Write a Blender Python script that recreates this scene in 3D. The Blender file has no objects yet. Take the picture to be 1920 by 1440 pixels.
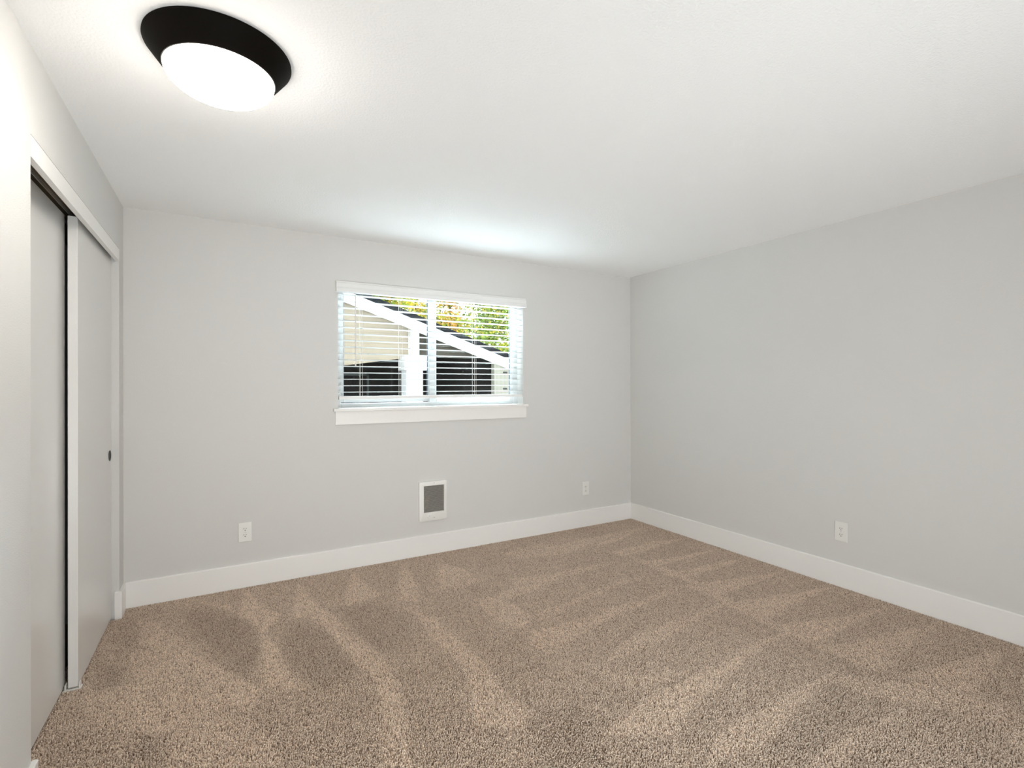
import bpy, bmesh, math, random
import numpy as np
from mathutils import Vector, Matrix

random.seed(7)
rng = np.random.default_rng(7)
SC = bpy.context.scene
COL = SC.collection

# ------------------------------------------------------------------ room numbers (metres)
W, H = 4.113, 2.44            # closet wall is x=0, window wall is y=0, right wall is x=W
YR = -5.4                     # wall behind the photographer
WX0, WX1, WZ0, WZ1 = 1.258, 2.842, 1.182, 2.108   # window opening
CY0, CY1, CZ = -1.685, -0.142, 2.155              # closet opening

# ------------------------------------------------------------------ camera
def camera():
    f, yaw, pitch, roll = 941.87, 0.52006, 0.0018824, -0.002424
    loc = Vector((0.5336, -3.8292, 1.3515))
    fw = Vector((math.sin(yaw)*math.cos(pitch), math.cos(yaw)*math.cos(pitch), math.sin(pitch)))
    r0 = Vector((math.cos(yaw), -math.sin(yaw), 0)); u0 = r0.cross(fw)
    r = math.cos(roll)*r0 + math.sin(roll)*u0
    u = -math.sin(roll)*r0 + math.cos(roll)*u0
    cd = bpy.data.cameras.new('camera'); co = bpy.data.objects.new('camera', cd)
    COL.objects.link(co)
    cd.sensor_fit = 'HORIZONTAL'; cd.sensor_width = 36; cd.lens = f/1920*36
    cd.clip_start = 0.02; cd.clip_end = 200
    co.matrix_world = Matrix(((r.x, u.x, -fw.x, loc.x), (r.y, u.y, -fw.y, loc.y), (r.z, u.z, -fw.z, loc.z), (0, 0, 0, 1)))
    SC.camera = co
camera()

# ------------------------------------------------------------------ sky and exposure
LAMP_STRENGTH = 33.0
SKY_STRENGTH = 3.0
GROUND_GLOW = (0.62, 0.62, 0.60)
FILL_LIGHTS = [
    ((1.3, -5.0, 0.4), (2.25, -1.75, 1.53), 2.0, 1.0, 48.0, 112, (0.94, 0.985, 1.0)),
    ((3.0, 2.0, 3.5), (2.05, 0.05, 1.75), 1.8, 1.3, 3700.0, 180, (0.76, 0.90, 1.0)),
]
TAN, TAN_SHADED, CREAM, HWHITE, TREE_GAIN = (0.34, 0.275, 0.205), (0.13, 0.11, 0.085), (0.36, 0.34, 0.28), (0.80, 0.80, 0.78), 1.5
def world():
    w = bpy.data.worlds.new('sky'); SC.world = w; w.use_nodes = True
    nt = w.node_tree; nt.nodes.clear()
    out = nt.nodes.new('ShaderNodeOutputWorld'); bg = nt.nodes.new('ShaderNodeBackground')
    tc = nt.nodes.new('ShaderNodeTexCoord'); sep = nt.nodes.new('ShaderNodeSeparateXYZ')
    mr = nt.nodes.new('ShaderNodeMapRange'); mr.inputs[1].default_value = -0.05; mr.inputs[2].default_value = 0.05
    mx = nt.nodes.new('ShaderNodeMix'); mx.data_type = 'RGBA'
    mx.inputs[6].default_value = (*GROUND_GLOW, 1)     # glow added below the horizon to brighten the ceiling
    mx.inputs[7].default_value = (0.86, 0.94, 1.0, 1)      # bright overcast sky
    nt.links.new(tc.outputs['Generated'], sep.inputs[0]); nt.links.new(sep.outputs['Z'], mr.inputs[0])
    nt.links.new(mr.outputs[0], mx.inputs[0]); nt.links.new(mx.outputs[2], bg.inputs['Color'])
    bg.inputs['Strength'].default_value = SKY_STRENGTH
    nt.links.new(bg.outputs[0], out.inputs[0])
world()
def area_lights():
    # added fills: one behind the camera aimed up, one outside standing in for sky
    for loc, aim, sx, sy, e, spread, col in FILL_LIGHTS:
        ld = bpy.data.lights.new('fill_light', 'AREA'); ld.shape = 'RECTANGLE'; ld.size = sx; ld.size_y = sy
        ld.spread = math.radians(spread); ld.energy = e; ld.color = col
        lo = bpy.data.objects.new('fill_light', ld); COL.objects.link(lo)
        lo.location = loc; lo.rotation_euler = (Vector(aim)-Vector(loc)).to_track_quat('-Z', 'Y').to_euler()
area_lights()
vs = SC.view_settings
SC.display_settings.display_device = 'sRGB'
vs.view_transform = 'Standard'; vs.look = 'None'; vs.gamma = 1.0; vs.use_curve_mapping = False
vs.exposure = 0.06
SC.cycles.use_denoising = True
SC.cycles.sample_clamp_indirect = 0.0; SC.cycles.max_bounces = 14; SC.cycles.diffuse_bounces = 10; SC.cycles.transparent_max_bounces = 16

# ------------------------------------------------------------------ materials
def lin(r, g, b):
    c = lambda v: (v/255/12.92) if v/255 <= 0.04045 else ((v/255+0.055)/1.055)**2.4
    return (c(r), c(g), c(b), 1)

def mat(name, col, rough=0.5, spec=0.5, metal=0.0, bump=None, vary=None, emit=None):
    m = bpy.data.materials.new(name); m.use_nodes = True
    nt = m.node_tree; b = nt.nodes['Principled BSDF']
    c = col if len(col) == 4 else (*col, 1)
    b.inputs['Base Color'].default_value = c
    b.inputs['Roughness'].default_value = rough
    b.inputs['Specular IOR Level'].default_value = spec
    b.inputs['Metallic'].default_value = metal
    if emit:
        b.inputs['Emission Color'].default_value = emit[0]; b.inputs['Emission Strength'].default_value = emit[1]
    if bump or vary:
        tc = nt.nodes.new('ShaderNodeTexCoord')
    if bump:
        sc, st, det, dist = bump
        n = nt.nodes.new('ShaderNodeTexNoise'); n.inputs['Scale'].default_value = sc
        n.inputs['Detail'].default_value = det; n.inputs['Roughness'].default_value = 0.55
        bp = nt.nodes.new('ShaderNodeBump'); bp.inputs['Strength'].default_value = st; bp.inputs['Distance'].default_value = dist
        nt.links.new(tc.outputs['Object'], n.inputs['Vector']); nt.links.new(n.outputs['Fac'], bp.inputs['Height'])
        nt.links.new(bp.outputs[0], b.inputs['Normal'])
    if vary:
        sc, amt = vary
        n2 = nt.nodes.new('ShaderNodeTexNoise'); n2.inputs['Scale'].default_value = sc; n2.inputs['Detail'].default_value = 3
        hs = nt.nodes.new('ShaderNodeHueSaturation'); hs.inputs['Color'].default_value = c
        mr = nt.nodes.new('ShaderNodeMapRange'); mr.inputs[3].default_value = 1-amt; mr.inputs[4].default_value = 1+amt
        nt.links.new(tc.outputs['Object'], n2.inputs['Vector']); nt.links.new(n2.outputs['Fac'], mr.inputs[0])
        nt.links.new(mr.outputs[0], hs.inputs['Value']); nt.links.new(hs.outputs[0], b.inputs['Base Color'])
    return m

M = {}
M['wall'] = mat('greige_wall_paint', (0.68, 0.670, 0.652), 0.75, 0.3, bump=(210, 0.28, 3, 0.004))
M['ceiling'] = mat('ceiling_paint', (0.93, 0.93, 0.925), 0.85, 0.2, bump=(120, 0.35, 4, 0.006))
M['trim'] = mat('white_trim_paint', (0.86, 0.845, 0.822), 0.38, 0.45, vary=(3, 0.01))
M['door'] = mat('closet_door_paint', (0.74, 0.73, 0.71), 0.24, 0.5, vary=(2, 0.012))
M['door_edge'] = M['door']
M['black'] = mat('black_lamp_paint', (0.005, 0.0038, 0.0026), 0.65, 0.06, vary=(40, 0.1))
M['black_metal'] = mat('black_finger_pull_metal', (0.01, 0.01, 0.01), 0.35, 0.5, 0.3, vary=(40, 0.1))
M['plastic'] = mat('white_outlet_plastic', (0.80, 0.79, 0.76), 0.35, 0.5, vary=(20, 0.01))
M['slot'] = mat('dark_slot', (0.035, 0.03, 0.027), 0.7, 0.3, vary=(60, 0.1))
M['steel'] = mat('painted_screw_steel', (0.55, 0.54, 0.52), 0.35, 0.5, 0.4, vary=(60, 0.05))
M['alu'] = mat('aluminium_track', (0.62, 0.61, 0.58), 0.35, 0.5, 0.7, vary=(10, 0.05))
M['wood'] = mat('bare_framing_wood', (0.10, 0.075, 0.045), 0.8, 0.3, vary=(9, 0.25))
M['closet'] = mat('closet_wall_paint', (0.5, 0.48, 0.45), 0.8, 0.2, bump=(200, 0.2, 2, 0.003))
M['vinyl'] = mat('white_vinyl_window', (0.64, 0.65, 0.65), 0.4, 0.5, vary=(10, 0.01))
M['blind'] = mat('white_faux_wood_blind', (0.82, 0.815, 0.80), 0.42, 0.45, vary=(12, 0.01))
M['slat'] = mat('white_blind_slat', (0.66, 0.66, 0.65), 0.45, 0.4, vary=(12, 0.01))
M['cord'] = mat('white_blind_cord', (0.78, 0.76, 0.72), 0.8, 0.2, vary=(80, 0.05))
M['gasket'] = mat('grey_window_gasket', (0.16, 0.19, 0.22), 0.6, 0.3, vary=(60, 0.05))
M['heater'] = mat('white_heater_enamel', (0.83, 0.82, 0.79), 0.4, 0.5, vary=(20, 0.01))
M['grille'] = mat('heater_louver_metal', (0.52, 0.50, 0.47), 0.4, 0.5, 0.3, vary=(40, 0.06))
M['heater_dark'] = mat('heater_cavity', (0.06, 0.055, 0.05), 0.8, 0.2, vary=(30, 0.2))
M['coil'] = mat('copper_heater_coil', (0.50, 0.27, 0.13), 0.45, 0.5, 0.6, vary=(60, 0.2))

def glass_mat():
    m = bpy.data.materials.new('window_glass'); m.use_nodes = True
    nt = m.node_tree; nt.nodes.clear()
    o = nt.nodes.new('ShaderNodeOutputMaterial'); mx = nt.nodes.new('ShaderNodeMixShader')
    t = nt.nodes.new('ShaderNodeBsdfTransparent'); t.inputs[0].default_value = (0.96, 0.98, 0.97, 1)
    g = nt.nodes.new('ShaderNodeBsdfGlossy'); g.inputs['Roughness'].default_value = 0.02
    lw = nt.nodes.new('ShaderNodeFresnel'); lw.inputs[0].default_value = 1.45
    nt.links.new(lw.outputs[0], mx.inputs[0]); nt.links.new(t.outputs[0], mx.inputs[1]); nt.links.new(g.outputs[0], mx.inputs[2])
    nt.links.new(mx.outputs[0], o.inputs[0])
    return m
M['glass'] = glass_mat()
M['lamp_glass'] = mat('lit_frosted_glass', (0.9, 0.88, 0.84), 0.4, 0.4, emit=((1.0, 0.95, 0.88, 1), LAMP_STRENGTH))

# ------------------------------------------------------------------ mesh helpers
class MB:
    def __init__(s): s.bm = bmesh.new()
    def _add(s, t):
        me = bpy.data.meshes.new('t'); t.to_mesh(me); s.bm.from_mesh(me); bpy.data.meshes.remove(me); t.free()
    def box(s, x0, x1, y0, y1, z0, z1, bev=0.0, seg=2, rot=None):
        t = bmesh.new(); bmesh.ops.create_cube(t, size=1)
        c = Vector(((x0+x1)/2, (y0+y1)/2, (z0+z1)/2))
        for v in t.verts: v.co = Vector((v.co.x*(x1-x0), v.co.y*(y1-y0), v.co.z*(z1-z0)))
        if bev: bmesh.ops.bevel(t, geom=list(t.edges), offset=bev, segments=seg, affect='EDGES', profile=0.6)
        for v in t.verts: v.co = (rot @ v.co if rot else v.co) + c
        s._add(t); return s
    def prism(s, poly, axis, a0, a1, bev=0.0):
        """poly: list of 2D points in the plane across `axis`, extruded a0..a1"""
        t = bmesh.new()
        def P(p, a):
            return {'x': (a, p[0], p[1]), 'y': (p[0], a, p[1]), 'z': (p[0], p[1], a)}[axis]
        A = [t.verts.new(P(p, a0)) for p in poly]; B = [t.verts.new(P(p, a1)) for p in poly]
        n = len(poly)
        t.faces.new(A); t.faces.new(B[::-1])
        for i in range(n): t.faces.new((A[i], B[i], B[(i+1) % n], A[(i+1) % n]))
        bmesh.ops.recalc_face_normals(t, faces=list(t.faces))
        if bev: bmesh.ops.bevel(t, geom=list(t.edges), offset=bev, segments=2, affect='EDGES', profile=0.6)
        s._add(t); return s
    def lathe(s, prof, seg=64, mtx=None, closed=False):
        """prof: (radius, height) list, turned about z"""
        t = bmesh.new(); rings = []
        for r, z in prof:
            if r < 1e-6: rings.append([t.verts.new((0, 0, z))])
            else: rings.append([t.verts.new((r*math.cos(2*math.pi*i/seg), r*math.sin(2*math.pi*i/seg), z)) for i in range(seg)])
        for a, b in zip(rings, rings[1:]):
            for i in range(seg):
                j = (i+1) % seg
                if len(a) == 1 and len(b) == 1: continue
                if len(a) == 1: t.faces.new((a[0], b[i], b[j]))
                elif len(b) == 1: t.faces.new((a[i], b[0], a[j]))
                else: t.faces.new((a[i], b[i], b[j], a[j]))
        bmesh.ops.recalc_face_normals(t, faces=list(t.faces))
        if mtx: bmesh.ops.transform(t, matrix=mtx, verts=list(t.verts))
        s._add(t); return s
    def tube(s, p0, p1, r0, r1=None, seg=8):
        p0, p1 = Vector(p0), Vector(p1); r1 = r0 if r1 is None else r1
        d = p1-p0; q = d.to_track_quat('Z', 'Y').to_matrix().to_4x4()
        return s.lathe([(0, 0), (r0, 0), (r1, d.length), (0, d.length)], seg, Matrix.Translation(p0) @ q)
    def build(s, name, m, parent=None, smooth=False, loc=None):
        me = bpy.data.meshes.new(name); s.bm.to_mesh(me); s.bm.free()
        me.materials.append(m)
        if smooth:
            me.shade_smooth() if hasattr(me, 'shade_smooth') else None
            try: me.set_sharp_from_angle(angle=math.radians(35))
            except Exception: pass
        o = bpy.data.objects.new(name, me); COL.objects.link(o)
        if parent: o.parent = parent
        if loc: o.location = loc
        return o

def tag(o, label=None, cat=None, group=None, kind=None):
    if label: o['label'] = label
    if cat: o['category'] = cat
    if group: o['group'] = group
    if kind: o['kind'] = kind
    return o
def empty(name, loc, label, cat, group=None, kind=None, rotz=0):
    o = bpy.data.objects.new(name, None); COL.objects.link(o); o.location = loc; o.rotation_euler = (0, 0, rotz)
    o.empty_display_size = 0.1
    return tag(o, label, cat, group, kind)
def struct(name, mb, m, label, cat, parent=None):
    o = mb.build(name, m, parent)
    return tag(o, label, cat, None, 'structure')

# ------------------------------------------------------------------ large structure
FZ = -0.012   # backing under the carpet pile
struct('floor', MB().box(-0.75, W+0.15, YR-0.15, 0.0, FZ-0.1, FZ), mat('carpet_backing', (0.27, 0.21, 0.16), 0.95, 0.1, vary=(90, 0.25)),
       'brown carpeted floor of the empty room', 'floor')
struct('ceiling', MB().box(-0.75, W+0.15, YR-0.15, 0.2, H, H+0.12), M['ceiling'], 'flat white lightly textured ceiling', 'ceiling')
struct('wall_back', MB().box(-0.75, WX0, 0, 0.2, FZ-0.1, H).box(WX1, W+0.15, 0, 0.2, FZ-0.1, H)
       .box(WX0, WX1, 0, 0.2, FZ-0.1, WZ0-0.022).box(WX0, WX1, 0, 0.2, WZ1, H), M['wall'],
       'greige wall with the window and the heater', 'wall')
struct('wall_right', MB().box(W, W+0.15, YR-0.15, 0, FZ-0.1, H), M['wall'], 'plain greige wall on the right', 'wall')
struct('wall_left', MB().box(-0.13, 0, CY1, 0, FZ-0.1, H).box(-0.13, 0, CY0, CY1, CZ, H).box(-0.13, 0, YR, CY0, FZ-0.1, H), M['wall'],
       'greige wall on the left around the closet opening', 'wall')
struct('wall_rear', MB().box(-0.75, W+0.15, YR-0.15, YR, FZ-0.1, H), M['wall'], 'greige wall behind the viewer', 'wall')
struct('wall_closet', MB().box(-0.75, -0.65, YR, 0, FZ, H).box(-0.65, -0.13, -0.06, 0, FZ, H).box(-0.65, -0.13, -1.9, -1.84, FZ, H), M['closet'],
       'inside wall of the closet behind the sliding doors', 'wall')

def base_prof(t=0.014, h=0.155):
    # across-wall distance d, height z
    return [(0, FZ), (t, FZ), (t, h-0.004), (t-0.003, h), (0, h)]
pb = base_prof()
struct('baseboard_back', MB().prism([(-d, z) for d, z in pb], 'x', 0.0, W), M['trim'], 'white baseboard along the window wall', 'baseboard')
struct('baseboard_right', MB().prism([(W-d, z) for d, z in pb], 'y', YR, -0.014), M['trim'], 'white baseboard along the right wall', 'baseboard')
struct('baseboard_left', MB().prism([(d, z) for d, z in pb], 'y', CY1-0.014, -0.014)
       .prism([(CY1-d, z) for d, z in pb], 'x', -0.02, 0.0), M['trim'], 'short white baseboard wrapping the closet jamb', 'baseboard')
struct('baseboard_near', MB().prism([(d, z) for d, z in pb], 'y', YR, CY0+0.014)
       .prism([(CY0+d, z) for d, z in pb], 'x', -0.02, 0.0), M['trim'], 'white baseboard on the near side of the closet', 'baseboard')

# ------------------------------------------------------------------ closet front
fz = 2.082
tr = struct('trim_1', MB().box(-0.0185, 0.0015, CY0, CY1, fz, CZ-0.0045), M['trim'], 'white fascia board across the top of the closet opening', 'trim')
tk = struct('trim_2', MB().box(-0.0235, -0.0205, CY0, CY1, fz+0.006, CZ-0.004)
            .box(-0.0815, -0.0795, CY0, CY1, CZ-0.022, CZ-0.004).box(-0.1275, -0.1255, CY0, CY1, CZ-0.022, CZ-0.004), M['alu'],
            'aluminium sliding door track behind the closet fascia', 'track')
struct('trim_3', MB().box(-0.22, -0.0205, CY0, CY1, CZ-0.004, CZ).box(-0.22, -0.1285, CY0, CY1, 2.128, CZ-0.004), M['wood'], 'bare wood header inside the top of the closet', 'trim')

def door(name, x0, x1, y0, y1, z0, z1, label):
    # slab door standing in the opening, origin at its foot
    o = MB().box(x0, x1, y0, y1, z0, z1, 0.0012, 1).build(name, M['door'])
    return tag(o, label, 'door', None, 'structure')
d1 = door('door_1', -0.072, -0.037, -0.905, -0.146, 0.006, 2.112, 'white flat sliding closet door with a round black finger pull')
d2 = door('door_2', -0.124, -0.089, CY0+0.003, -0.868, 0.006, 2.122, 'white flat sliding closet door behind the front one, next to the near wall')
# finger pull: round recessed cup
pm = Matrix.Translation((-0.037, -0.186, 0.952)) @ Matrix.Rotation(math.pi/2, 4, 'Y')
fp = MB().lathe([(0.0, 0.0004), (0.021, 0.0004), (0.024, 0.0022), (0.029, 0.0026), (0.0305, 0.001), (0.0305, 0)], 40, pm).build('finger_pull', M['black_metal'], d1, True)
fp['label'] = 'round black finger pull'
g = empty('floor_guide', (-0.06, -0.897, FZ), 'small white plastic guide under the meeting edges of the closet doors', 'door guide')
MB().box(-0.030, 0.036, -0.018, 0.018, 0.0, 0.012, 0.002).build('base_plate', M['plastic'], g)
for xx in (-0.0225, 0.0265):
    MB().box(xx, xx+0.004, -0.015, 0.015, 0.011, 0.036, 0.0012).build('upstand', M['plastic'], g)

# ------------------------------------------------------------------ window
wroot = empty('window_1', (0, 0, 0), 'white sliding window with two panes behind the blind', 'window', None, 'structure')
FY0, FY1 = 0.105, 0.175
f = MB()
f.box(WX0, WX0+0.04, FY0, FY1, WZ0, WZ1, .003).box(WX1-0.045, WX1, FY0, FY1, WZ0, WZ1, .003)
f.box(WX0+0.04, WX1-0.045, FY0, FY1, WZ0, WZ0+0.03, .003).box(WX0+0.04, WX1-0.045, FY0, FY1, WZ1-0.022, WZ1, .003)
f.build('window_frame', M['vinyl'], wroot)
def sash(x0, x1, y0, y1, w0, w1, zb):
    z0, z1 = zb, WZ1-0.022
    s = MB().box(x0, x0+w0, y0, y1, z0, z1, .003).box(x1-w1, x1, y0, y1, z0, z1, .003)
    s.box(x0+w0, x1-w1, y0, y1, z0, z0+0.032, .003).box(x0+w0, x1-w1, y0, y1, z1-0.02, z1, .003)
    s = s.build('sash', M['vinyl'], wroot)
    gk = MB()
    ym = (y0+y1)/2
    for a, b, c, d in ((x0+w0, x0+w0+.004, z0+.032, z1-.03), (x1-w1-.004, x1-w1, z0+.032, z1-.03), (x0+w0, x1-w1, z1-.024, z1-.02)):
        gk.box(a, b, ym-.008, ym+.008, c, d)
    gk.build('gasket', M['gasket'], s)
    MB().box(x0+w0, x1-w1, ym-.002, ym+.002, z0+.03, z1-.018).build('glass_pane', M['glass'], s)
    return s
sash(WX0+0.036, 2.066, 0.14, 0.168, 0.03, 0.062, WZ0+0.03+0.007)
s2 = sash(2.003, WX1-0.043, 0.108, 0.136, 0.06, 0.028, WZ0+0.028)
MB().box(2.022, 2.046, 0.098, 0.11, 1.66, 1.69, .003).build('latch', M['vinyl'], s2)
MB().box(2.048, 2.056, 0.1045, 0.109, WZ0+.06, WZ1-.075, .001).build('sash_rib', M['vinyl'], s2)
st = struct('trim_4', MB().box(1.222, 2.876, -0.034, 0.0, 1.16, 1.182, .003).box(WX0, WX1, 0.0, 0.105, 1.16, 1.182), M['trim'], 'white window stool projecting below the blind', 'window sill')
struct('trim_5', MB().box(1.236, 2.865, -0.016, 0.0, 1.063, 1.16, .0015), M['trim'], 'white flat apron board under the window stool', 'trim')

# ------------------------------------------------------------------ blind
bl = empty('window_blind', (2.05, 0.03, 0), 'white horizontal slatted blind hanging open in the window', 'blind')
bx0, bx1 = -0.786, 0.788
vp = [(-0.028, 2.113), (-0.066, 2.113), (-0.066, 2.106), (-0.074, 2.098), (-0.074, 2.07), (-0.079, 2.062), (-0.082, 2.05), (-0.083, 2.034), (-0.028, 2.034), (-0.028, 2.113)][:-1]
val = MB().prism(vp, 'x', -0.811, 0.799, 0.0008).build('valance', M['blind'], bl)
MB().box(bx0, bx1, -0.026, 0.026, 2.066, 2.1075, .002).build('head_rail', M['blind'], bl)
def slat_mesh():
    n = 8; top = []; bot = []
    for i in range(n+1):
        u = -1+2*i/n; y = 0.025*u; z = 0.0012*(1-u*u)
        top.append((y, z+0.0012)); bot.append((y, z-0.0012))
    return MB().prism(top+bot[::-1], 'x', bx0, bx1)
ZB, PITCH, N = 1.3005, 0.0482, 16
sl = slat_mesh().build('slat', M['slat'], bl, True)
for i in range(N):
    o = sl if i == 0 else sl.copy()
    if i: COL.objects.link(o)
    o.location = (0, 0, ZB+PITCH*i); o.rotation_euler = (math.radians(-4.5), 0, 0)
MB().box(bx0, bx1, -0.025, 0.025, 1.2465, 1.2705, .004, 3).build('bottom_rail', M['blind'], bl)
for cx in (1.422, 1.727, 2.366):
    l = MB(); x = cx-2.05
    for yy in (-0.0265, 0.0265):
        l.tube((x+yy*0.1, yy, 1.26), (x+yy*.1, yy, 2.03), 0.0011, seg=6)
    for i in range(N):
        l.tube((x, -0.0265, ZB+PITCH*i-0.007), (x, 0.0265, ZB+PITCH*i-0.001), 0.0007, seg=5)
    l.build('ladder_cord', M['cord'], bl)
    MB().tube((x+0.012, -0.028, 1.27), (x+0.012, -0.028, 2.03), 0.0012, seg=6).build('lift_cord', M['cord'], bl)
wd = MB()
wx = 1.380-2.05
wd.tube((wx, -0.045, 1.505), (wx, -0.045, 2.02), 0.0042, seg=6).tube((wx, -0.045, 1.495), (wx, -0.045, 1.53), 0.0055, 0.0046, 8)
wd.tube((wx, -0.045, 2.02), (wx, -0.02, 2.045), 0.002, seg=6)
tw = wd.build('tilt_wand', M['cord'], bl); tw['label'] = 'thin tilt wand'

# ------------------------------------------------------------------ ceiling lamp
lx, ly = 0.525, -1.928
lamp = empty('ceiling_light', (lx, ly, H), 'black flush mount ceiling lamp with a lit white glass dome', 'ceiling lamp')
MB().lathe([(0.0, 0.0), (0.205, 0.0), (0.2115, -0.002), (0.2122, -0.008), (0.2105, -0.0125), (0.193, -0.036), (0.174, -0.061), (0.163, -0.0745), (0.158, -0.0745), (0.0, -0.06)], 96).build('lamp_pan', M['black'], lamp, True)
dome = [(0.1585, -0.070), (0.1598, -0.076), (0.157, -0.088), (0.149, -0.101), (0.134, -0.114), (0.112, -0.126), (0.08, -0.136), (0.04, -0.142), (0.0, -0.144)]
MB().lathe(dome, 96).build('glass_shade', M['lamp_glass'], lamp, True)

# ------------------------------------------------------------------ wall heater
hx, hz = 1.986, 0.4245
ht = empty('wall_heater', (hx, 0, hz), 'white electric fan heater with grey louvers set in the window wall', 'heater')
t0 = -0.022
hw, hh = 0.118, 0.158
gx0, gx1, gz0, gz1 = -0.080, 0.092, -0.088, 0.124
def heater_housing():
    bm = bmesh.new()
    def rr(x0, x1, z0, z1, r, y, n=6):
        pts = []
        for cx, cz, a0 in ((x1-r, z1-r, 0), (x0+r, z1-r, 90), (x0+r, z0+r, 180), (x1-r, z0+r, 270)):
            for i in range(n+1):
                a = math.radians(a0+90*i/n); pts.append((cx+r*math.cos(a), y, cz+r*math.sin(a)))
        return [bm.verts.new(p) for p in pts]
    R = [rr(-hw, hw, -hh, hh, .012, 0), rr(-hw, hw, -hh, hh, .012, t0+.009), rr(-hw+.0025, hw-.0025, -hh+.0025, hh-.0025, .011, t0+.003),
         rr(-hw+.009, hw-.009, -hh+.009, hh-.009, .008, t0), rr(gx0, gx1, gz0, gz1, .002, t0), rr(gx0+.001, gx1-.001, gz0+.001, gz1-.001, .002, -0.0005)]
    for a, b in zip(R, R[1:]):
        n = len(a)
        for i in range(n): bm.faces.new((a[i], a[(i+1) % n], b[(i+1) % n], b[i]))
    bmesh.ops.recalc_face_normals(bm, faces=list(bm.faces))
    s = MB(); s.bm.free(); s.bm = bm
    return s.build('housing', M['heater'], ht, True)
heater_housing()
MB().box(gx0, gx1, -0.002, -0.0002, gz0, gz1).build('cavity', M['heater_dark'], ht)
gr = MB(); nl = 27
for i in range(nl):
    z = gz0+(i+.5)*(gz1-gz0)/nl
    gr.box(gx0, gx1, t0+0.003, t0+0.010, z-.0021, z+.0005, rot=Matrix.Rotation(math.radians(24), 3, 'X'))
gr.build('louver_grille', M['grille'], ht)
co = MB()
for k in range(7):
    co.tube((-0.074, -0.0065, -0.055+k*0.014), (-0.03, -0.0065, -0.05+k*0.014), 0.0035, seg=6)
co.build('heating_coil', M['coil'], ht)
rx = Matrix.Rotation(math.pi/2, 4, 'X')
kn = MB().lathe([(0.016, 0), (0.016, 0.004), (0.0125, 0.005), (0.0125, 0.014), (0.011, 0.0155), (0, 0.0155)], 32, Matrix.Translation((-0.038, t0, -0.121)) @ rx).build('thermostat_knob', M['heater'], ht, True)
MB().box(-0.0395, -0.0365, t0-0.0165, t0-0.015, -0.1225, -0.1115, .0005).build('pointer', M['grille'], kn)
for z in (-0.133, 0.143):
    MB().lathe([(0.0042, 0), (0.004, 0.0015), (0, 0.002)], 20, Matrix.Translation((0.006, t0, z)) @ rx).build('screw', M['grille'], ht)

# ------------------------------------------------------------------ outlets
def outlet(loc, rotz, label):
    r = empty('wall_outlet', loc, label, 'outlet', None, None, rotz)
    # local: wall plane y=0, faces -y
    MB().box(-0.0395, 0.0395, -0.0065, 0, -0.064, 0.064, .0028, 3).build('cover_plate', M['plastic'], r)
    for s in (-1, 1):
        zc = s*0.0205
        pts = []
        for i in range(40):
            a = 2*math.pi*i/40
            pts.append((0.0172*math.cos(a), max(-0.0135, min(0.0135, 0.0172*math.sin(a)))+zc))
        rc = MB().prism(pts, 'y', -0.0082, -0.006, 0.0004).build('receptacle', M['plastic'], r)
        MB().box(-0.0080, -0.0052, -0.0086, -0.0080, zc-0.001, zc+0.0075).build('slot', M['slot'], rc)
        MB().box(0.0052, 0.0078, -0.0086, -0.0080, zc, zc+0.0068).build('slot', M['slot'], rc)
        MB().lathe([(0, .0084), (.0030, .0084), (.0030, .0078)], 16, Matrix.Translation((0, 0, zc-0.0075)) @ rx).build('ground_hole', M['slot'], rc)
    MB().lathe([(0.0032, .0062), (0.003, .0075), (0, .0079)], 16, rx).build('screw', M['steel'], r)
    return r
outlet((0.6535, 0, 0.367), 0, 'white wall outlet left of the heater near the closet')
outlet((3.533, 0, 0.358), 0, 'white wall outlet right of the heater near the far corner')
outlet((W, -2.007, 0.3655), math.pi/2*-1, 'white wall outlet alone on the right wall')

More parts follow.
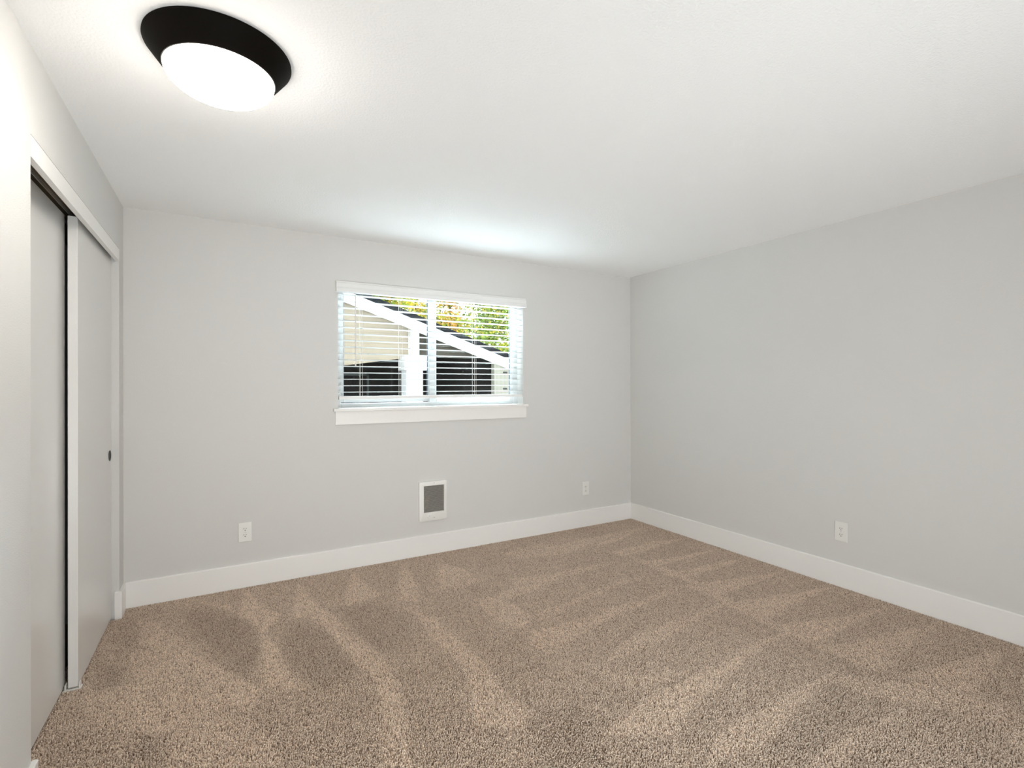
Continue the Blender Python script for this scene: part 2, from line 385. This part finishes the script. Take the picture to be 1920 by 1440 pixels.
# ------------------------------------------------------------------ carpet pile
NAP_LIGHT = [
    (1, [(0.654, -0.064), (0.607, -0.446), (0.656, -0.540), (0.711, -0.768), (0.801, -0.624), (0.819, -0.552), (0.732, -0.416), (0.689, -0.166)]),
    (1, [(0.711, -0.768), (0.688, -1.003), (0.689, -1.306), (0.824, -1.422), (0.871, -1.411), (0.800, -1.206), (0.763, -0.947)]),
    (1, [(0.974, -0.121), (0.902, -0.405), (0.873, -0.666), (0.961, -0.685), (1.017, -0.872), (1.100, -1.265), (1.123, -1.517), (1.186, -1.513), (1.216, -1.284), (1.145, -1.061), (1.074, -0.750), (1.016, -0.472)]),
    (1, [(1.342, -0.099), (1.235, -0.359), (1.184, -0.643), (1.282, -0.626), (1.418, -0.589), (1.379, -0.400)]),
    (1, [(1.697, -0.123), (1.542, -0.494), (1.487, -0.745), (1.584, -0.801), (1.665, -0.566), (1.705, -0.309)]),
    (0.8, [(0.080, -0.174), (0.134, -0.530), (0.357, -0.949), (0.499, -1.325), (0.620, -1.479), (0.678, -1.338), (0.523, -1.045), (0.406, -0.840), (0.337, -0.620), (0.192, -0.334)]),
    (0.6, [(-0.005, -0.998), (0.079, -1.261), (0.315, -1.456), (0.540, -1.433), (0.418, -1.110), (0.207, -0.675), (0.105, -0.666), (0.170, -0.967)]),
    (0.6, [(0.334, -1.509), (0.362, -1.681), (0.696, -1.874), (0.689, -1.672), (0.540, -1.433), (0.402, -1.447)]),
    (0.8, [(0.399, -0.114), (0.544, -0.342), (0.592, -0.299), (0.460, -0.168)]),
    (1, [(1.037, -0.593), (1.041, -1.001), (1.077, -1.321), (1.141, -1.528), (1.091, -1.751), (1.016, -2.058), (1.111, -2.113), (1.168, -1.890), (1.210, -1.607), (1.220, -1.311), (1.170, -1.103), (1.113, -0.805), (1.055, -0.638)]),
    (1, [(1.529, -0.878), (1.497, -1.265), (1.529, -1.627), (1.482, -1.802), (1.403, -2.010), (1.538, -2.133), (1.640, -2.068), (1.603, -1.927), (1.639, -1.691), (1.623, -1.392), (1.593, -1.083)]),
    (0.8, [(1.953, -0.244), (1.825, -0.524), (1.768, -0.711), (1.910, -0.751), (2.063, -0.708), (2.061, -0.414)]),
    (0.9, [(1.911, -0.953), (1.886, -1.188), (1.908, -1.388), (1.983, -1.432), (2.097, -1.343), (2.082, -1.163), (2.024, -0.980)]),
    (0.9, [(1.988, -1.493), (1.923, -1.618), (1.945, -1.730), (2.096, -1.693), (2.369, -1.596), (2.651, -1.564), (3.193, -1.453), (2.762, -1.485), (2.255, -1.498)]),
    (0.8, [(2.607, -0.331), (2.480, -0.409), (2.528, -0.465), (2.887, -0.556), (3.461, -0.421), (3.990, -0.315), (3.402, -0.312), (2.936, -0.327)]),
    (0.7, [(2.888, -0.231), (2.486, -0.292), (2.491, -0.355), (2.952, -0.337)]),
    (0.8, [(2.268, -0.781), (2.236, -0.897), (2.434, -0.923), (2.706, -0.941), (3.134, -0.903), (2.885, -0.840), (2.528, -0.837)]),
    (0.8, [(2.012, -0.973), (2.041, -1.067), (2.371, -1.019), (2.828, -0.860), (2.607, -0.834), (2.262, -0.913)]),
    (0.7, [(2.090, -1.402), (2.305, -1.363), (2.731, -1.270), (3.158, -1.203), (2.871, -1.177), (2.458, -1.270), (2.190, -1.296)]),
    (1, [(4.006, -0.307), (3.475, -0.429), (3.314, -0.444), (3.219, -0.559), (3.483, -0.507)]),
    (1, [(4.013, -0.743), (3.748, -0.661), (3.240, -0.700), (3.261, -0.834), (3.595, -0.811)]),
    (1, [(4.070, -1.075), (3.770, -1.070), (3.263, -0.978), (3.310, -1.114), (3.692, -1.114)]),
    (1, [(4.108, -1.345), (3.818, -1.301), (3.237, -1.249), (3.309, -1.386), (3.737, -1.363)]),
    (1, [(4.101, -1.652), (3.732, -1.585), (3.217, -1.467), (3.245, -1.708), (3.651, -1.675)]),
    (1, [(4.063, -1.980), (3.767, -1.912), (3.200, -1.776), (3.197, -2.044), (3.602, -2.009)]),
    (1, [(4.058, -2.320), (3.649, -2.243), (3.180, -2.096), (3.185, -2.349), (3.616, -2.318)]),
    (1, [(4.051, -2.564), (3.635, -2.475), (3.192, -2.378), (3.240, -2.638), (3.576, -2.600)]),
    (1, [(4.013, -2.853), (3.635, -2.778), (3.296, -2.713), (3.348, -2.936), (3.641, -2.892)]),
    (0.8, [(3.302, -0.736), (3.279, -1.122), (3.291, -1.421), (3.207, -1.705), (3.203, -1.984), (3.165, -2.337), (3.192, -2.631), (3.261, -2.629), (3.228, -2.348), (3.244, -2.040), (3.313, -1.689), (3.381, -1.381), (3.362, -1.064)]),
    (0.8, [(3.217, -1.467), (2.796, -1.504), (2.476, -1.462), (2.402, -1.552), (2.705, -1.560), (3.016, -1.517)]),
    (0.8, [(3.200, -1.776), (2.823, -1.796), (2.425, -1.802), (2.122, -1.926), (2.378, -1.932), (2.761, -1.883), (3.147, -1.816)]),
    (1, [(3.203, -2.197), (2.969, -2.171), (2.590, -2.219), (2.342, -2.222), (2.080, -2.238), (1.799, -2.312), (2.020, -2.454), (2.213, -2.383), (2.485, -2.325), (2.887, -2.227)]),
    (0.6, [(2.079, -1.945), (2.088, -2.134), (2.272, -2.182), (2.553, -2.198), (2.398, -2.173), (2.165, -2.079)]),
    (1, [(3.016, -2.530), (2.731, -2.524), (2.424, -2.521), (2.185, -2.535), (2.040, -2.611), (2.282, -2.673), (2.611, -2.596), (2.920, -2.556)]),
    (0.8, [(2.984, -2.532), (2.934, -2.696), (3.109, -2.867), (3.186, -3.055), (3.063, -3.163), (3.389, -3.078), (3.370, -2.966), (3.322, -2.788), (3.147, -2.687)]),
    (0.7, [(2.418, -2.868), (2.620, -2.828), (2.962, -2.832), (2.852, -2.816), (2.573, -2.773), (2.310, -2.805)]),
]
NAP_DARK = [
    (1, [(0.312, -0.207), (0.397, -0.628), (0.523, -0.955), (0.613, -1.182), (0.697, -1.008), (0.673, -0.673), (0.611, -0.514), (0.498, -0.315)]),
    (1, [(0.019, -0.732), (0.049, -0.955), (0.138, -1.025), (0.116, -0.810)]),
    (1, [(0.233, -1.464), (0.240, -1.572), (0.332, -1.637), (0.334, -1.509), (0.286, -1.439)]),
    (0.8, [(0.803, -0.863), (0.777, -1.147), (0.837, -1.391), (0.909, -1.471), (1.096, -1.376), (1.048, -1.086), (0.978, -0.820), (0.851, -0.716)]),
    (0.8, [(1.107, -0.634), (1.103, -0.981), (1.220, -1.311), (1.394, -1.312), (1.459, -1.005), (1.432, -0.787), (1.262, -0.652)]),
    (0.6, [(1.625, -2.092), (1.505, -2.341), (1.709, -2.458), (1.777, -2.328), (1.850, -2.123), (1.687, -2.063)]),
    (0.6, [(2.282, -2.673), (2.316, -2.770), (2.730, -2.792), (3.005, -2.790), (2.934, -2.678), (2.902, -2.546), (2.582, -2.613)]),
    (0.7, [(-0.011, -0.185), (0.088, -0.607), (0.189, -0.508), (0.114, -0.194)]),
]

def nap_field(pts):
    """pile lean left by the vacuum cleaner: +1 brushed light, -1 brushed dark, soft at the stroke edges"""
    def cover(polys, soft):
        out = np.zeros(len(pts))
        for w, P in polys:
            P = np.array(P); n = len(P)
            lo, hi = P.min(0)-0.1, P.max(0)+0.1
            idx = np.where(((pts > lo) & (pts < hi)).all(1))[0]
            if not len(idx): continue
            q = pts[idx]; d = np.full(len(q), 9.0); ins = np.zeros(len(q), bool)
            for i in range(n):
                a, b = P[i], P[(i+1) % n]; e = b-a; v = q-a
                t = np.clip((v@e)/max(e@e, 1e-9), 0, 1)
                d = np.minimum(d, np.linalg.norm(v-t[:, None]*e, axis=1))
                c = (a[1] > q[:, 1]) != (b[1] > q[:, 1])
                with np.errstate(divide='ignore', invalid='ignore'):
                    ins ^= c & (q[:, 0] < (b[0]-a[0])*(q[:, 1]-a[1])/(b[1]-a[1])+a[0])
            sd = np.where(ins, d, -d)
            out[idx] = np.maximum(out[idx], w*np.clip(0.5+sd/soft, 0, 1))
        return out
    return cover(NAP_LIGHT, 0.035)-0.8*cover(NAP_DARK, 0.07)

def value_noise(pts, cell, seed):
    r = np.random.default_rng(seed); G = r.random((400, 400))
    u = pts/cell+120; i = np.floor(u).astype(int); f = u-i; f = f*f*(3-2*f)
    i %= 399
    g = lambda a, b: G[(i[:, 0]+a) % 400, (i[:, 1]+b) % 400]
    return (g(0, 0)*(1-f[:, 0])+g(1, 0)*f[:, 0])*(1-f[:, 1])+(g(0, 1)*(1-f[:, 0])+g(1, 1)*f[:, 0])*f[:, 1]

def carpet_pile():
    step = 0.0056
    xs = np.arange(-0.125, W-0.015, step); ys = np.arange(-3.55, -0.016, step)
    X, Y = np.meshgrid(xs, ys); P = np.c_[X.ravel(), Y.ravel()]
    P += rng.uniform(-.5, .5, P.shape)*step*0.95
    keep = (P[:, 0] > 0.016) | ((P[:, 1] > CY0+0.02) & (P[:, 1] < CY1-0.02) & (P[:, 0] > -0.127))
    # nothing grows through the doors' foot guide
    keep &= (P[:, 1] > -3.12) | (P[:, 0] > 1.7)
    P = P[keep]; n = len(P)
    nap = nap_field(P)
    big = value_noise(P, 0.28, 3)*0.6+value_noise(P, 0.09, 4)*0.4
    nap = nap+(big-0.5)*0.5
    hgt = 0.0125*(1+0.22*(rng.random(n)-.5)) - 0.0012*np.clip(-nap, 0, 1)
    # lean: light strokes lie away from the window, dark strokes towards it
    ang = rng.uniform(0, 2*np.pi, n); lean = 0.0044*rng.random(n)
    lx_ = lean*np.cos(ang); ly_ = lean*np.sin(ang)+0.0022*nap
    rad = 0.0027*(0.8+0.5*rng.random(n)); a0 = rng.uniform(0, 2*np.pi, n)
    V = np.zeros((n, 9, 3))
    zb = FZ
    for k in range(4):
        a = a0+k*np.pi/2
        V[:, k, 0] = P[:, 0]+rad*.8*np.cos(a); V[:, k, 1] = P[:, 1]+rad*.8*np.sin(a); V[:, k, 2] = zb
        a = a+0.5
        V[:, 4+k, 0] = P[:, 0]+lx_*.7+rad*np.cos(a); V[:, 4+k, 1] = P[:, 1]+ly_*.7+rad*np.sin(a); V[:, 4+k, 2] = zb+hgt*.72
    V[:, 8, 0] = P[:, 0]+lx_; V[:, 8, 1] = P[:, 1]+ly_; V[:, 8, 2] = zb+hgt
    quads = np.array([[k, (k+1) % 4, 4+(k+1) % 4, 4+k] for k in range(4)])
    tris = np.array([[4+k, 4+(k+1) % 4, 8] for k in range(4)])
    per = np.concatenate([quads.ravel(), tris.ravel()])
    loops = (per[None, :]+9*np.arange(n)[:, None]).ravel().astype(np.int32)
    sizes = np.tile(np.array([4]*4+[3]*4, np.int32), n)
    starts = np.concatenate([[0], np.cumsum(sizes)[:-1]]).astype(np.int32)
    me = bpy.data.meshes.new('carpet_pile')
    me.vertices.add(9*n); me.vertices.foreach_set('co', V.astype(np.float32).ravel())
    me.loops.add(len(loops)); me.loops.foreach_set('vertex_index', loops)
    me.polygons.add(len(sizes)); me.polygons.foreach_set('loop_start', starts)
    try: me.polygons.foreach_set('loop_total', sizes)
    except Exception: pass
    me.update(calc_edges=True)
    # yarn colour: three yarns twisted together, plus the brushed direction of the pile
    base = np.array([0.425, 0.34, 0.275]); dark = np.array([0.25, 0.185, 0.138]); pale = np.array([0.54, 0.445, 0.365])
    r1 = rng.random(n)[:, None]; w = rng.random(n)[:, None]
    c = np.where(r1 < .13, dark*(.8+.5*w), np.where(r1 > .72, pale*(.9+.2*w), base*(.85+.3*w)))
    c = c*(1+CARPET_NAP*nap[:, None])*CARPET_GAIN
    rgba = np.ones((n, 9, 4), np.float32); rgba[:, :, :3] = c[:, None, :]
    at = me.color_attributes.new('yarn', 'FLOAT_COLOR', 'POINT'); at.data.foreach_set('color', rgba.ravel())
    m = bpy.data.materials.new('carpet_yarn'); m.use_nodes = True
    nt = m.node_tree; b = nt.nodes['Principled BSDF']; an = nt.nodes.new('ShaderNodeAttribute'); an.attribute_name = 'yarn'
    nt.links.new(an.outputs['Color'], b.inputs['Base Color'])
    b.inputs['Roughness'].default_value = 0.9; b.inputs['Specular IOR Level'].default_value = 0.15
    me.materials.append(m)
    me.shade_smooth()
    o = bpy.data.objects.new('carpet_pile', me); COL.objects.link(o)
    tag(o, 'brown cut pile carpet with pale vacuum cleaner strokes', 'carpet', None, 'stuff')
CARPET_NAP, CARPET_GAIN = 0.165, 1.45
carpet_pile()


# ------------------------------------------------------------------ outside the window
GZ = -0.9
struct('ground', MB().box(-40, 50, 0.21, 70, GZ-0.2, GZ), mat('grey_paving', (0.14, 0.138, 0.13), 0.9, 0.2, vary=(0.6, 0.15)), 'grey paved ground outside the window', 'ground')

def siding_mat(name, col, pitch, axis):
    m = bpy.data.materials.new(name); m.use_nodes = True
    nt = m.node_tree; b = nt.nodes['Principled BSDF']
    tc = nt.nodes.new('ShaderNodeTexCoord'); wv = nt.nodes.new('ShaderNodeTexWave')
    wv.wave_type = 'BANDS'; wv.bands_direction = axis; wv.wave_profile = 'SAW'
    wv.inputs['Scale'].default_value = 2*math.pi/pitch/20.0
    bp = nt.nodes.new('ShaderNodeBump'); bp.inputs['Strength'].default_value = 1.0; bp.inputs['Distance'].default_value = 0.02
    nt.links.new(tc.outputs['Object'], wv.inputs['Vector']); nt.links.new(wv.outputs['Fac'], bp.inputs['Height'])
    nt.links.new(bp.outputs[0], b.inputs['Normal'])
    cr = nt.nodes.new('ShaderNodeValToRGB')
    cr.color_ramp.elements[0].position = 0.0; cr.color_ramp.elements[0].color = (*[c*0.72 for c in col], 1)
    cr.color_ramp.elements[1].position = 0.16; cr.color_ramp.elements[1].color = (*col, 1)
    nt.links.new(wv.outputs['Fac'], cr.inputs[0]); nt.links.new(cr.outputs[0], b.inputs['Base Color'])
    b.inputs['Roughness'].default_value = 0.7; b.inputs['Specular IOR Level'].default_value = 0.2
    return m
M['siding'] = siding_mat('tan_lap_siding', TAN, 0.11, 'Z')
M['siding_shaded'] = siding_mat('shaded_lap_siding', TAN_SHADED, 0.11, 'Z')  # same siding under the roof overhang, its shade put into a darker colour
M['boards'] = siding_mat('cream_board_siding', CREAM, 0.1, 'X')
M['house_white'] = mat('white_house_trim', HWHITE, 0.6, 0.3, vary=(2, 0.02))
M['shingle'] = mat('charcoal_roof_shingle', (0.012, 0.014, 0.017), 0.9, 0.15, bump=(40, 0.8, 3, 0.02), vary=(12, 0.3))
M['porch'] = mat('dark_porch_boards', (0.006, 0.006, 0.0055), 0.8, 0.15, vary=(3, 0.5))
M['iron'] = mat('dark_iron', (0.03, 0.03, 0.03), 0.5, 0.4, vary=(20, 0.1))

nb = empty('neighbor_house', (4.0, 6.0, GZ), 'tan gabled house with white sloping rake board seen through the blind', 'house')
def hp(mb, name, m, parent=nb):
    return mb.build(name, m, parent)
OX, OY, OZ = 4.0, 6.0, GZ
SL = -0.3435
zr = lambda x: 2.958+SL*(x-2.443)              # lower edge of the right-hand rake, world x
RX = 0.3                                        # ridge
def rel(P): return [(x-OX, z-OZ) for x, z in P]
rk = [(RX, zr(RX)), (7.6, zr(7.6)), (7.6, zr(7.6)+0.225), (RX, zr(RX)+0.225)]
hp(MB().prism(rel(rk), 'y', 0.0, 0.045), 'rake_board', M['house_white'])
rk2 = [(2*RX-x, z) for x, z in rk]
hp(MB().prism(rel(rk2), 'y', 0.0, 0.045), 'rake_board', M['house_white'])
t = 0.105; zt = lambda x: zr(x)+0.227
rf = [(RX, zt(RX)), (7.75, zt(7.75)), (7.75, zt(7.75)+t), (RX, zt(RX)+t)]
mb = MB().prism(rel(rf), 'y', -0.03, 6.0); mb.prism(rel([(2*RX-x, z) for x, z in rf]), 'y', -0.03, 6.0)
hp(mb, 'roof', M['shingle'])
hp(MB().prism(rel([(-4.5, 1.70), (-4.5, zr(2*RX+4.5)+.1), (RX, zr(RX)+.15), (3.95, zr(3.95)+.15), (3.95, 1.93), (3.725, 1.903), (2.488, 1.728), (1.6, 1.70)]), 'y', 0.25, 0.35), 'gable_siding', M['siding'])
hp(MB().prism(rel([(3.95, 1.96), (3.95, zr(3.95)+.15), (5.6, zr(5.6)+.15), (5.6, 1.96)]), 'y', 0.6, 0.7), 'porch_gable', M['siding_shaded'])
hp(MB().box(3.714-OX, 4.062-OX, 0.0, 0.34, 0, 1.66-OZ, .004), 'porch_post', M['house_white'])
hp(MB().box(3.664-OX, 4.146-OX, -0.05, 0.39, 1.655-OZ, 1.94-OZ, .004), 'post_capital', M['house_white'])
hp(MB().box(3.826-OX, 4.007-OX, 0.06, 0.24, 1.93-OZ, zr(4.007)+.14-OZ, .004), 'gable_post', M['house_white'])
cw = hp(MB().prism(rel([(5.74, GZ), (5.74, zr(5.74)+.1), (7.4, zr(7.4)+.1), (7.4, GZ)]), 'y', 0.05, 0.2), 'corner_wall', M['boards'])
for z in (1.632, 1.268):
    MB().box(5.955-OX, 6.06-OX, 0.035, 0.05, z-0.018-OZ, z+0.018-OZ, .003).build('hinge', M['iron'], cw)
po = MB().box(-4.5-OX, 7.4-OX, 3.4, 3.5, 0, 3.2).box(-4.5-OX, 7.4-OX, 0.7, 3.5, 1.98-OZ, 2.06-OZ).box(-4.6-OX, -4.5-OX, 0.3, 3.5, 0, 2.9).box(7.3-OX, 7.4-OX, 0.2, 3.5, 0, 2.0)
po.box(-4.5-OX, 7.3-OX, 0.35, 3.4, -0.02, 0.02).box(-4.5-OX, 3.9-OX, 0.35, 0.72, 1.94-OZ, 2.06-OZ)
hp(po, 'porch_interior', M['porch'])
wf = MB()
for x0 in (2.55, 3.75):
    wf.box(x0-OX, x0+.05-OX, 3.36, 3.41, 0.5, 2.55)
wf.box(2.55-OX, 3.8-OX, 3.36, 3.41, 2.5, 2.55).box(2.55-OX, 3.8-OX, 3.36, 3.41, 0.5, 0.55)
hp(wf, 'porch_window_frame', mat('grey_green_frame', (0.06, 0.075, 0.07), 0.6, 0.3, vary=(8, 0.1)))

def leaf_mat():
    m = bpy.data.materials.new('autumn_leaf'); m.use_nodes = True
    nt = m.node_tree; nt.nodes.clear()
    o = nt.nodes.new('ShaderNodeOutputMaterial'); a = nt.nodes.new('ShaderNodeAttribute'); a.attribute_name = 'leaf'
    d = nt.nodes.new('ShaderNodeBsdfDiffuse'); tr_ = nt.nodes.new('ShaderNodeBsdfTranslucent'); mx = nt.nodes.new('ShaderNodeMixShader')
    mx.inputs[0].default_value = 0.5
    nt.links.new(a.outputs['Color'], d.inputs[0]); nt.links.new(a.outputs['Color'], tr_.inputs[0])
    nt.links.new(d.outputs[0], mx.inputs[1]); nt.links.new(tr_.outputs[0], mx.inputs[2]); nt.links.new(mx.outputs[0], o.inputs[0])
    return m
M['leaf'] = leaf_mat()
M['bark'] = mat('grey_bark', (0.16, 0.13, 0.10), 0.9, 0.1, vary=(6, 0.3))
def tree(x, y, h, cr_, n, palette, label, seed, size=0.15):
    r = np.random.default_rng(seed); rr = random.Random(seed)
    t = empty('tree', (x, y, GZ), label, 'tree', 'trees behind the tan house')
    tk = MB(); tk.tube((0, 0, 0), (0.05, 0, h*.55), .13, .08, 8); tk.tube((0.05, 0, h*.55), (0, .05, h*.95), .08, .02, 8)
    for k in range(9):
        a = rr.uniform(0, 6.28); z0 = h*rr.uniform(.3, .75); L = cr_*rr.uniform(.6, .95)
        tk.tube((0.04, 0, z0), (L*math.cos(a), L*math.sin(a), z0+L*.7), .04, .012, 6)
    tk.build('trunk', M['bark'], t)
    nc = 46
    C = np.c_[r.normal(0, cr_*.45, nc), r.normal(0, cr_*.45, nc), r.uniform(h*.28, h*1.0, nc)]
    lim = np.sqrt(np.clip(1-((C[:, 2]-h*.6)/(h*.5))**2, 0.1, 1))*cr_/np.maximum(np.hypot(C[:, 0], C[:, 1]), 1e-3)
    C[:, :2] *= np.minimum(1, lim)[:, None]
    k = r.integers(0, nc, n); P = C[k]+np.clip(r.normal(0, 0.27, (n, 3)), -.55, .55)
    u = r.normal(size=(n, 3)); u /= np.linalg.norm(u, axis=1)[:, None]
    v = np.cross(u, r.normal(size=(n, 3))); v /= np.linalg.norm(v, axis=1)[:, None]
    s = (size*(0.6+0.7*r.random(n)))[:, None]
    V = np.stack([P-u*s*.5, P+v*s*.28, P+u*s*.55, P-v*s*.28], 1)
    me = bpy.data.meshes.new('foliage'); me.from_pydata(V.reshape(-1, 3).tolist(), [], np.arange(4*n).reshape(n, 4).tolist())
    pal = np.array(palette); w = np.clip(r.normal(0, .30, nc)[k]+r.random(n), 0, .999)
    c = pal[(w*len(pal)).astype(int)]*(0.75+0.5*r.random(n))[:, None]*TREE_GAIN
    rgba = np.ones((n, 4, 4), np.float32); rgba[:, :, :3] = c[:, None, :]
    at = me.color_attributes.new('leaf', 'FLOAT_COLOR', 'POINT'); at.data.foreach_set('color', rgba.ravel())
    me.materials.append(M['leaf'])
    o = bpy.data.objects.new('foliage', me); COL.objects.link(o); o.parent = t
Y_, O_, G_, D_ = (0.62, 0.52, 0.08), (0.62, 0.36, 0.10), (0.26, 0.36, 0.06), (0.10, 0.15, 0.04)
tree(5.5, 14.0, 6.6, 1.35, 9000, [G_, Y_, Y_, G_, O_, D_], 'yellow green tree above the left pane of the roof line', 1)
tree(9.8, 23.2, 8.8, 1.4, 9500, [Y_, G_, O_, Y_, D_], 'mixed yellow and green tree behind the window mullion', 2, 0.17)
tree(9.95, 18.6, 7.8, 0.95, 7500, [O_, O_, D_, G_, Y_], 'golden orange tree just right of the window mullion', 3, 0.16)
tree(9.95, 14.3, 6.6, 1.1, 7500, [G_, G_, D_, Y_, G_], 'green leafy tree in the middle of the right pane', 4)
tree(14.5, 19.6, 6.9, 1.1, 4500, [Y_, G_, O_, (0.5, 0.45, 0.25)], 'thin pale yellow tree at the right edge of the window', 5)
